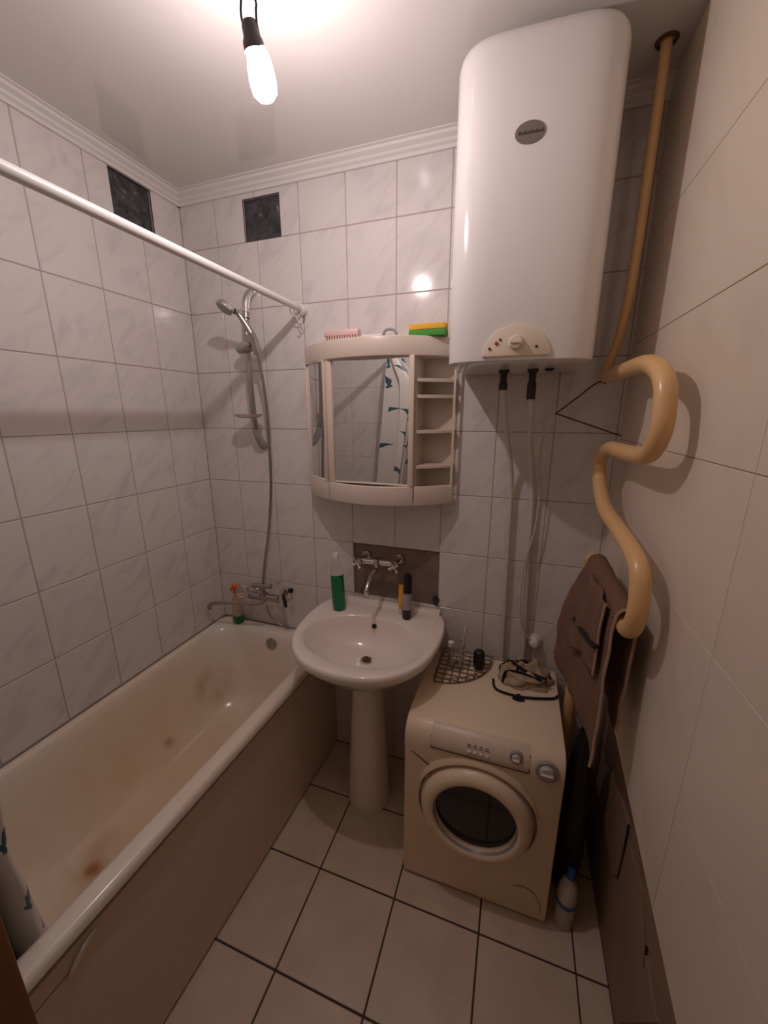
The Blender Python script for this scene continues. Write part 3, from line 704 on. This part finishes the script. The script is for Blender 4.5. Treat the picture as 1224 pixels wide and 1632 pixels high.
for (qx, qy, r, m, nm) in ((791, 547, .0048, M_RED, 'indicator_light'), (780, 556, .0035, M_DARK, 'screw'), (855, 551, .0035, M_DARK, 'screw'), (797, 541, .003, M_DARK, 'screw')):
    q = at(qx, qy, 'y', -.383); b = MB(); b.lathe([(r, 0), (r, .0025), (r * .5, .0035)], (q[0], hfront(q[0], 0) - .0055, q[2]), (0, -1, 0), 14); b.build(nm, m, cp)
n1, n2 = at(803, 596, 'y', -.15), at(849, 596, 'y', -.15)
def fitting(p, zlow):
    b = MB(); b.lathe([(.017, 0), (.017, .010), (.011, .012), (.011, .040), (.014, .044), (.014, p[2] - zlow)], (p[0], p[1], HB + .001), (0, 0, -1), 18); b.build('inlet_fitting', M_DARK, wh)
z1_, z2_ = at(803, 622, 'y', -.15)[2], at(849, 637, 'y', -.15)[2]
fitting(n1, z1_ - (HB - n1[2])); fitting(n2, z2_ - (HB - n2[2]))
b = MB(); q = at(876, 589, 'y', -.15); b.lathe([(.014, 0), (.014, .006), (.006, .010)], (q[0], q[1], HB + .001), (0, 0, -1), 16); b.build('cable_gland', M_BLACK, wh)
# feed pipes, cable
def pipe(name, pts, r, m, label, cat):
    b = MB(); P = catmull(pts, 8); b.tube(P, r, 12); return tag(b.build(name, m, origin=P[-1]), label, cat)
pipe('water_pipe', [Vector((n1[0], n1[1], z1_ + .006)), at(804, 645, 'y', -.145), at(808, 690, 'y', -.10), at(814, 740, 'y', -.05), at(815, 780, 'y', -.026), at(811, 850, 'y', -.024), at(806, 940, 'y', -.024), at(800, 1040, 'y', -.024), Vector((1.475, -.024, .30))], .0085, M_PIPE,
     'whitish pipe from the heater fitting beside the mirror cabinet down the wall', 'pipe')
pipe('water_pipe', [Vector((n2[0], n2[1], z2_ + .006)), at(847, 660, 'y', -.145), at(845, 700, 'y', -.10), at(848, 750, 'y', -.05), at(848, 800, 'y', -.026), at(843, 870, 'y', -.024), at(838, 960, 'y', -.024), at(834, 1040, 'y', -.024), Vector((1.56, -.024, .30))], .0105, M_PIPE,
     'thicker greyish pipe from the heater fitting next to the power cable', 'pipe')
cable = pipe('power_cable', [Vector((q[0], q[1], HB - .006)), at(873, 620, 'y', -.145), at(868, 680, 'y', -.10), at(860, 740, 'y', -.055), at(860, 790, 'y', -.045), at(851, 850, 'y', -.045), at(835, 900, 'y', -.045), at(829, 950, 'y', -.045), at(830, 990, 'y', -.045), at(838, 1012, 'y', -.04), at(848, 1022, 'y', -.03)], .0035, M_WIRE,
     'thin cream power cable hanging from the heater to the wall socket', 'cable')
sk = at(851, 1024, 'y', -.02)
t = thing('wall_socket', (sk[0], 0, sk[2]), 'small white plug in wall socket above the washing machine', 'socket')
b = MB(); b.lathe([(.032, 0), (.031, .008), (.026, .011)], (sk[0], -.0005, sk[2]), (0, -1, 0), 24); b.build('plate', M_WHITEPL, t)
b = MB(); b.lathe([(.022, .010), (.021, .03), (.014, .044), (.006, .046)], (sk[0], 0, sk[2]), (0, -1, .1), 20); b.build('plug', M_WHITEPL, t)

# ------------------------------------------------------------------ towel rail
rx_ = lambda y: 1.7095 - .035 * y              # the rail stands a little askew to the wall
def on_rail(px, py):
    d = RW.transposed() @ Vector(((px - 612) / FPX, (py - 816) / FPX, 1.0)); n = Vector((1, .035, 0))
    return CAM + d * ((1.7095 - n.dot(CAM)) / n.dot(d))
rail = thing('towel_rail', (1.72, -.12, 0), 'yellow painted serpentine pipe towel rail along the right-hand tiles', 'towel rail')
PX = [(966, 600.5), (999, 589), (1029, 580), (1049, 588), (1060, 613), (1059, 652), (1054, 685), (1042, 714), (1026, 726), (999, 722), (971, 715), (957, 732), (955, 758), (958, 788), (966, 814.5), (986, 844), (1009, 881), (1019, 910), (1019, 950), (1014, 983), (1003, 1003), (990, 984), (952, 900)]
CP = [on_rail(*p) for p in PX]
e0 = CP[-1]
CP += [Vector((e0.x - .003, e0.y + .07, e0.z - .01)), Vector((e0.x - .004, e0.y + .095, e0.z - .06)), Vector((e0.x - .004, e0.y + .098, e0.z - .2)), Vector((e0.x - .004, e0.y + .098, .6)), Vector((e0.x - .004, e0.y + .098, 0))]
b = MB(); b.tube(catmull(CP, 6), .0205, 18); b.build('coil', M_YELLOW, rail)
A0, B0, B1 = CP[0], CP[20], CP[22]
ris = catmull([(1.734, -.153, ZC + .002), (1.734, -.153, 2.3), (1.732, -.150, 2.08), (1.726, -.125, 1.95), (A0.x, A0.y - .012, 1.85), (A0.x, A0.y - .012, A0.z + .004)], 8)
b = MB(); b.tube(ris, .0132, 16); b.build('riser', M_YELLOW, rail)
b = MB(); b.ring((1.734, -.153, ZC - .001), (0, 0, 1), .021, .005, 24, 8); b.build('ceiling_collar', M_RUST, rail)
# bent wire hooked on the rail
w0, w1, w2 = at(952, 610, 'y', A0.y - .01), at(886, 659, 'y', -.09), at(990, 695, 'y', -.14)
b = MB(); b.tube(catmull([A0 + Vector((0, -.008, -.022)), w0, (w0 + w1) / 2, w1 + (w0 - w1) * .06], 6), .0024, 8); b.tube(catmull([w1 + (w0 - w1) * .06, w1, w1 + (w2 - w1) * .1, w1 + (w2 - w1) * .6, w2], 6), .0026, 8)
tag(b.build('bent_wire', M_RUST, origin=tuple(w1)), 'thin rusty bent wire hooked on the yellow towel rail', 'wire')

# towel
tw = thing('towel', (1.72, -.45, .82), 'brown terry towel draped over the lowest bar of the towel rail', 'towel')
TY0, TY1 = -.285, -.600
def tf(u, v):
    """u along the bar, v over the bar: 0 = room-side hem, 1 = wall-side hem"""
    y = TY0 + (TY1 - TY0) * u; TX = rx_(y)
    r = .025; top = B0.z + .008 + (y - B0.y) / (B1.y - B0.y) * (B1.z - B0.z); Lr = .33 + .03 * math.sin(5 * u) + .10 * max(0, u - .62) / .38; Lw = .30
    wav = math.sin(u * 11 + 1) * .5 + math.sin(u * 19) * .25
    if v < .44:
        k = 1 - v / .44; z = top - Lr * k
        flare = .050 * (1 - u) ** 1.2 * math.sin(PI * min(.62, k * .75)) + .012 * k
        x = TX - r - flare - .012 * wav * k; y += -.03 * k * u * u
    elif v < .56:
        a = PI * (v - .44) / .12; x = TX - r * math.cos(a); z = top + r * math.sin(a)
    else:
        k = (v - .56) / .44; z = top - Lw * k; x = TX + r + .008 * wav * k - .008 * k
    p = Vector((x, y, z)); nz = noise.noise(p * 22) * .004
    return p + Vector((nz, 0, 0))
b = MB(); b.grid(tf, 40, 60); b.build('cloth', M_TOWEL, tw, ang=180, solid=.006)
b = MB(); b.tube([tf(1.0, j / 60) + Vector((0, -.002, 0)) for j in range(0, 61)], .0036, 8); b.build('hem', M_HEM, tw)
def ff(u, v):                                  # the doubled corner lying over the front
    p = tf(.40 + .50 * u, .46 - .46 * v * (.62 - .12 * u))
    return p + Vector((-.014 - .006 * math.sin(u * 9), 0, .003))
b = MB(); b.grid(ff, 20, 20); b.build('folded_corner', M_TOWEL, tw, ang=180, solid=.005)
b = MB(); b.tube([ff(1, j / 20) for j in range(21)], .0034, 8); b.build('hem', M_HEM, tw)
l0, l1 = at(914, 985, 'x', 1.660), at(944, 1027, 'x', 1.675)
b = MB(); b.tube(catmull([l0, l0 + (l1 - l0) * .3 + Vector((-.004, 0, .003)), l1, l1 + Vector((.014, 0, .0))], 5), .006, 8, flat=.5); b.build('hanging_loop', M_STRAP, tw)

# ------------------------------------------------------------------ washing machine
wm = thing('washing_machine', (1.423, -.25, 0), 'compact white front-loading washing machine beside the pedestal', 'washing machine')
WX0, WX1, WYF, WYB, WZ = 1.170, 1.677, -.478, -.035, .690
def wsec(x):                                   # side section, rounded control edge at front top
    P = [(WYB, .012), (WYF, .012), (WYF, .560), (WYF - .004, .600), (WYF - .003, .640), (WYF + .006, .664), (WYF + .022, .681), (WYF + .045, WZ), (WYB + .01, WZ), (WYB, WZ - .01)]
    return [(x, y, z) for y, z in P]
b = MB(); b.loft([wsec(WX0), wsec(WX1)]); b.build('cabinet', M_WASHER, wm, bevel=.006, seg=3, ang=40)
for (xx, yy) in ((WX0 + .05, WYF + .05), (WX1 - .05, WYF + .05), (WX0 + .05, WYB - .05), (WX1 - .05, WYB - .05)):
    b = MB(); b.lathe([(.02, 0), (.02, .014)], (xx, yy, 0), (0, 0, 1), 14); b.build('foot', M_DARK, wm)
DC = Vector((1.420, WYF, .398)); DA = (0, -1, 0)
b = MB(); b.lathe([(.196, -.004), (.196, .004), (.192, .006), (.188, .002), (.188, -.004)], DC, DA, 56, caps=False); b.build('door_gap_ring', mat('door_gap_shade', (.26, .20, .15), .6), wm)  # dark brown ring, shade of the gap round the door put into its colour
b = MB(); b.lathe([(.182, -.002), (.184, .012), (.180, .026), (.168, .038), (.150, .043), (.139, .038), (.134, .022), (.132, .004), (.132, -.002)], DC, DA, 64, caps=False); dr = b.build('door', M_WASHER, wm, ang=60)
b = MB(); b.lathe([(.1335, .012), (.125, .004), (.105, -.001 + .004), (.06, .0045), (.01, .005)], DC, DA, 48, caps=True); b.build('porthole_glass', M_PORT, dr)
b = MB(); b.lathe([(.135, .026), (.1385, .034), (.1365, .036), (.1335, .028)], DC, DA, 56, caps=False); b.build('glass_rim', M_GREYPL, dr)
b = MB(); hq = DC + Vector((-.166, 0, .095)); b.box(hq[0] - .007, hq[0] + .007, WYF - .008, WYF, hq[2] - .010, hq[2] + .010); b.build('door_catch', M_GREYPL, wm, bevel=.002)
# added crescent lip, shaped to cast the recess shade above the door
b = MB(); rings = []
for i in range(33):
    a = math.radians(12 + 156 * i / 32); k = math.sin(PI * i / 32) ** .6
    cs, sn = math.cos(a), math.sin(a); r0, r1 = .199, .199 + .012 * k + .001; d = .002 + .014 * k
    rings.append([(DC.x + cs * r0, WYF + .002, DC.z + sn * r0), (DC.x + cs * r0, WYF - d, DC.z + sn * r0), (DC.x + cs * r1, WYF - d * .8, DC.z + sn * r1), (DC.x + cs * (r1 + .014 * k), WYF + .002, DC.z + sn * (r1 + .014 * k))])
b.loft(rings); b.build('door_shade_lip', M_WASHER, wm, ang=50)
def wfront(z):                                 # y of the upper front surface at height z
    P = [(.56, WYF), (.600, WYF - .004), (.640, WYF - .003), (.664, WYF + .006), (.681, WYF + .022), (.690, WYF + .045)]
    for (za, ya), (zc, yc) in zip(P, P[1:]):
        if z <= zc: return ya + (yc - ya) * max(0, (z - za)) / (zc - za)
    return P[-1][1]
# detergent drawer front following the rounded edge
zs = [.622, .640, .652, .664, .673, .681, .6875]
def drow(x0, x1, d): return [[(x, wfront(z) - d, z + d * .35) for z in zs] + [(x, wfront(z) + .004, z - .002) for z in reversed(zs)] for x in (x0, x1)]
b = MB(); b.loft(drow(1.262, 1.572, .004)); dd = b.build('detergent_drawer', M_WASHP, wm, bevel=.0015, ang=40)
b = MB(); b.tube([(1.262, wfront(.622) - .0045, .621), (1.572, wfront(.622) - .0045, .621)], .0014, 6); b.tube([(1.262, wfront(.664) - .003, .663), (1.262, wfront(.622) - .0045, .621)], .0012, 6); b.tube([(1.573, wfront(.672) - .003, .673), (1.573, wfront(.622) - .0045, .621)], .0012, 6); b.build('drawer_gap', M_DARK, wm)
for k in range(4):
    x = 1.388 + .019 * k
    b = MB(); b.box(x - .0055, x + .0055, WYF - .012, WYF, .637, .647); b.build('push_button', mat('button_white', (.72, .66, .60), .3), dd, bevel=.002)
    b = MB(); b.box(x - .0075, x + .0065, wfront(.657) - .0056, wfront(.657) - .0030, .653, .658); b.box(x - .006, x + .004, wfront(.663) - .0062, wfront(.663) - .0030, .661, .665); b.build('printed_mark', mat('grey_print', (.30, .25, .21), .5), dd, smooth=False)
def knob(cx_, cz, r, parent, nm):
    y0 = wfront(cz) ; ax = Vector((0, -1, .12))
    b = MB(); b.lathe([(r, 0), (r, .008), (r * .92, .011), (r * .86, .009)], (cx_, y0, cz), ax, 32); k = b.build(nm, M_GREYPL, parent)
    b = MB(); b.lathe([(r * .68, .006), (r * .66, .016), (r * .55, .021), (r * .1, .022)], (cx_, y0, cz), ax, 28); b.build('knob_cap', mat('silver_grey', (.52, .47, .43), .35), k)
    b = MB(); q = Vector((cx_, y0, cz)) + ax.normalized() * .021; b.box(q.x - r * .5, q.x + r * .5, q.y - .006, q.y + .002, q.z - .003, q.z + .003); b.build('pointer', M_WASHP, k, bevel=.001, seg=1)
k1 = at(823, 1207, 'y', WYF - .006); knob(k1[0], k1[2] - .006, .0205, dd, 'small_dial')
k2 = at(872, 1228, 'y', WYF - .006); knob(k2[0], k2[2] - .006, .034, wm, 'programme_dial')
b = MB(); g0_, g1_ = at(655, 1195, 'y', WYF - .001), at(686, 1221, 'y', WYF - .001); b.tube([g0_, g1_], .0018, 6); b.build('groove', M_DARK, wm)
b = MB(); fp = [at(x, y, 'y', WYF - .001) for x, y in ((817, 1411), (835, 1414), (850, 1424), (858, 1438), (861, 1452))]; b.tube(catmull(fp, 5), .0016, 6); b.build('filter_cover_seam', M_GREYPL, wm)

# ------------------------------------------------------------------ on the washing machine
WT = WZ
rk = thing('corner_rack', (1.235, -.05, WT), 'small quarter-round wire corner rack on the washing machine', 'wire rack')
c = Vector((1.222, -.045)); R_ = .205
b = MB(); A = [(c.x + R_ * math.cos(-PI / 2 * i / 20), c.y + R_ * math.sin(-PI / 2 * i / 20)) for i in range(21)]
for z in (WT + .004, WT + .024): b.tube([(x, y, z) for x, y in A], .0024, 8); b.tube([(c.x, c.y, z), (c.x + R_, c.y, z)], .0024, 8); b.tube([(c.x, c.y, z), (c.x, c.y - R_, z)], .0024, 8)
b.build('rim', M_RACK, rk)
for k in range(1, 7):
    d = R_ * k / 7; e = math.sqrt(R_ ** 2 - d ** 2)
    b = MB(); b.tube([(c.x + d, c.y, WT + .004), (c.x + d, c.y - e, WT + .004), (c.x + d, c.y - e, WT + .024)], .0023, 6); b.build('wire', M_RACK, rk)
    b = MB(); b.tube([(c.x, c.y - d, WT + .004), (c.x + e, c.y - d, WT + .004), (c.x + e, c.y - d, WT + .024)], .0023, 6); b.build('wire', M_RACK, rk)
gl = (1.288, -.135, WT + .0055)
t = thing('glass_tumbler', gl, 'clear glass tumbler standing on the wire corner rack', 'glass')
b = MB(); b.lathe([(.028, 0), (.030, .004), (.0335, .105), (.0320, .105), (.0285, .008), (.010, .007)], gl, (0, 0, 1), 30); b.build('cup', M_GLASS, t)
b = MB(); b.lathe([(.011, .0), (.012, .004), (.012, .020), (.008, .022)], (gl[0] - .02, gl[1] - .018, WT + .108), (0, 0, 1), 14); b.tube([(gl[0] - .02, gl[1] - .018, WT + .108), (gl[0] - .012, gl[1] - .008, WT + .016)], .004, 8)
tag(b.build('small_brush', M_WHITEPL, origin=gl), 'small white-topped brush standing inside the glass tumbler', 'brush')
b = MB(); b.tube([(gl[0] + .014, gl[1] + .006, WT + .016), (gl[0] + .030, gl[1] + .012, WT + .17)], [.0035, .004], 8); b.lathe([(.005, 0), (.006, .02), (.004, .03)], (gl[0] + .028, gl[1] + .011, WT + .155), (.1, .04, 1), 10)
tag(b.build('toothbrush', M_PIPE, origin=gl), 'pale toothbrush leaning out of the glass tumbler', 'toothbrush')
cb = (1.378, -.105, WT + .0055)
bottle('dark_jar', cb, 'small black jar standing on the wire corner rack', [('jar', M_BLACK, [(.020, 0), (.023, .004), (.024, .03), (.023, .056)]), ('lid', M_BLACK, [(.0215, .056), (.022, .060), (.021, .070), (.016, .074)])], cat='jar')
# crumpled cloth pouch with dark straps
bc = Vector((1.555, -.120, WT))
bag = thing('cloth_pouch', bc, 'crumpled beige cloth pouch with dark straps on the washing machine', 'pouch')
def pf(u, v):
    th = 2 * PI * u; ph = PI * .5 * v
    rx, ry, h = .100, .072, .085
    d = Vector((math.cos(th) * math.cos(ph), math.sin(th) * math.cos(ph), math.sin(ph)))
    k = 1 + .30 * noise.noise(d * 2.1 + Vector((3, 1, 7))) + .16 * noise.noise(d * 5 + Vector((1, 8, 2)))
    return bc + Vector((d.x * rx * k, d.y * ry * k, max(0, d.z * h * (.75 + .6 * noise.noise(d * 3 + Vector((9, 2, 1)))))))
b = MB(); b.grid(pf, 48, 20); b.build('cloth', M_BAG, bag, ang=180)
def over(pts, lift=.003): return [pf(u, v) + Vector((0, 0, lift)) for u, v in pts]
for pts in ([(.50, .05), (.48, .35), (.30, .62), (.10, .55), (.02, .2)], [(.62, .03), (.60, .4), (.72, .6), (.86, .5), (.95, .15)], [(.40, .1), (.42, .5), (.55, .75), (.75, .75), (.90, .35)], [(.2, .08), (.22, .45), (.4, .8), (.65, .65)]):
    b = MB(); b.tube(catmull(over(pts), 8), .0075, 8, flat=.5); b.build('strap', M_STRAP, bag)
b = MB(); b.tube(catmull([bc + Vector((-.115, -.045, .006)), bc + Vector((-.10, -.10, .006)), bc + Vector((-.03, -.115, .006)), bc + Vector((.03, -.108, .007)), bc + Vector((.10, -.085, .006)), (WX1 - .006, -.185, WT + .006)], 6), .0045, 8); b.build('cord', M_STRAP, bag)
b = MB(); tc_ = bc + Vector((-.02, -.112, .0))
for k in range(7):
    a = -2.4 + k * .28; b.tube([tc_ + Vector((0, 0, .01)), tc_ + Vector((math.cos(a) * .012, math.sin(a) * .012, .008)), tc_ + Vector((math.cos(a) * .028, math.sin(a) * .026, .003))], [.006, .005, .0025], 6)
b.build('tassel', M_STRAP, bag)

# ------------------------------------------------------------------ beside the washing machine
db_ = Vector((1.735, -.445, 0))
t = bottle('cleaner_bottle', db_, 'white cleaner bottle with blue band and blue cap on the floor beside the washing machine',
           [('body', mat('dirty_white_plastic', (.56, .51, .42), .45), [(.028, .0), (.031, .005), (.031, .10), (.0315, .105), (.030, .15), (.024, .180), (.012, .197), (.011, .205)]),
            ('blue_band', M_BLUE, [(.0316, .092), (.0320, .094), (.0320, .108), (.0316, .110)]),
            ('cap', M_BLUE, [(.013, .200), (.014, .203), (.013, .235), (.008, .240)])], (.03, .03, 1))
# dark plastic bag squeezed in beside the machine
def bf(u, v):
    th = 2 * PI * u; z = .001 + .66 * v; r = .012 + .045 * math.sin(PI * min(1, .30 + .70 * v)) ** .8
    q = Vector((math.cos(th), math.sin(th), v * 3)); k = 1 + .30 * noise.noise(q * 1.6)
    return Vector((1.752 + math.cos(th) * min(r * .85 * k, .05), -.29 + math.sin(th) * r * 1.5 * k, z))
b = MB(); b.grid(bf, 36, 30)
hb_ = thing('rubbish_bag', (1.752, -.29, 0), 'tall dark plastic bag squeezed between the washing machine and the wall', 'bag')
b.build('sack', M_DARK, hb_, ang=180)
b = MB(); b.ring((1.752, -.29, .655), (0, .1, 1), .014, .004, 16, 6); b.build('tied_neck', M_STRAP, hb_)

# ------------------------------------------------------------------ lamp
lp = thing('hanging_bulb', (.895, -.705, 2.41), 'bare lit bulb in a dark holder hanging from the ceiling by wires', 'lamp')
LA = Vector((.886, -.712, 2.420)); LB = at(423, 162, 'y', -.690)
ax = (LB - LA).normalized(); top = at(397, 34, 'y', -.72)
neck = at(409, 78, 'y', -.708); low = at(422, 163, 'y', -.69); ax = (low - top).normalized(); Lh = (neck - top).length; Lb = (low - neck).length
b = MB(); b.lathe([(.013, 0), (.016, .006), (.0165, Lh * .55), (.020, Lh * .75), (.0205, Lh + .004)], top, ax, 24); b.build('holder', mat('holder_black', (.06, .05, .045), .5), lp)
b = MB(); b.lathe([(.017, 0), (.022, Lb * .12), (.0255, Lb * .35), (.027, Lb * .62), (.0245, Lb * .85), (.015, Lb * .97), (.004, Lb)], neck, ax, 28); b.build('bulb', M_BULB, lp, ang=90)
for s, xx in ((-1, 384), (1, 408)):
    e = at(xx, 4, 'y', -.72); c_ = Vector((top.x + .004, -.722, ZC))
    b = MB(); b.tube(catmull([top + ax * .012 + Vector((s * .014, 0, 0)), top + Vector((s * .017, 0, .012)), e, e + Vector((-s * .008, 0, .03)), c_ + Vector((s * .003, 0, -.03)), c_], 6), .0022, 8); b.build('wire', M_DARK, lp)
b = MB(); b.lathe([(.012, 0), (.014, .004), (.006, .012)], (top.x + .004, -.722, ZC), (0, 0, -1), 16); b.build('ceiling_stub', M_DARK, lp)

ld = bpy.data.lights.new('filament', 'POINT'); ld.energy = BULB_WATTS; ld.color = BULB_COLOR; ld.shadow_soft_size = .011
lo = bpy.data.objects.new('filament', ld); COL.objects.link(lo); lo.parent = lp; lo.location = neck + (low - neck) * .55 - ABS[lp]
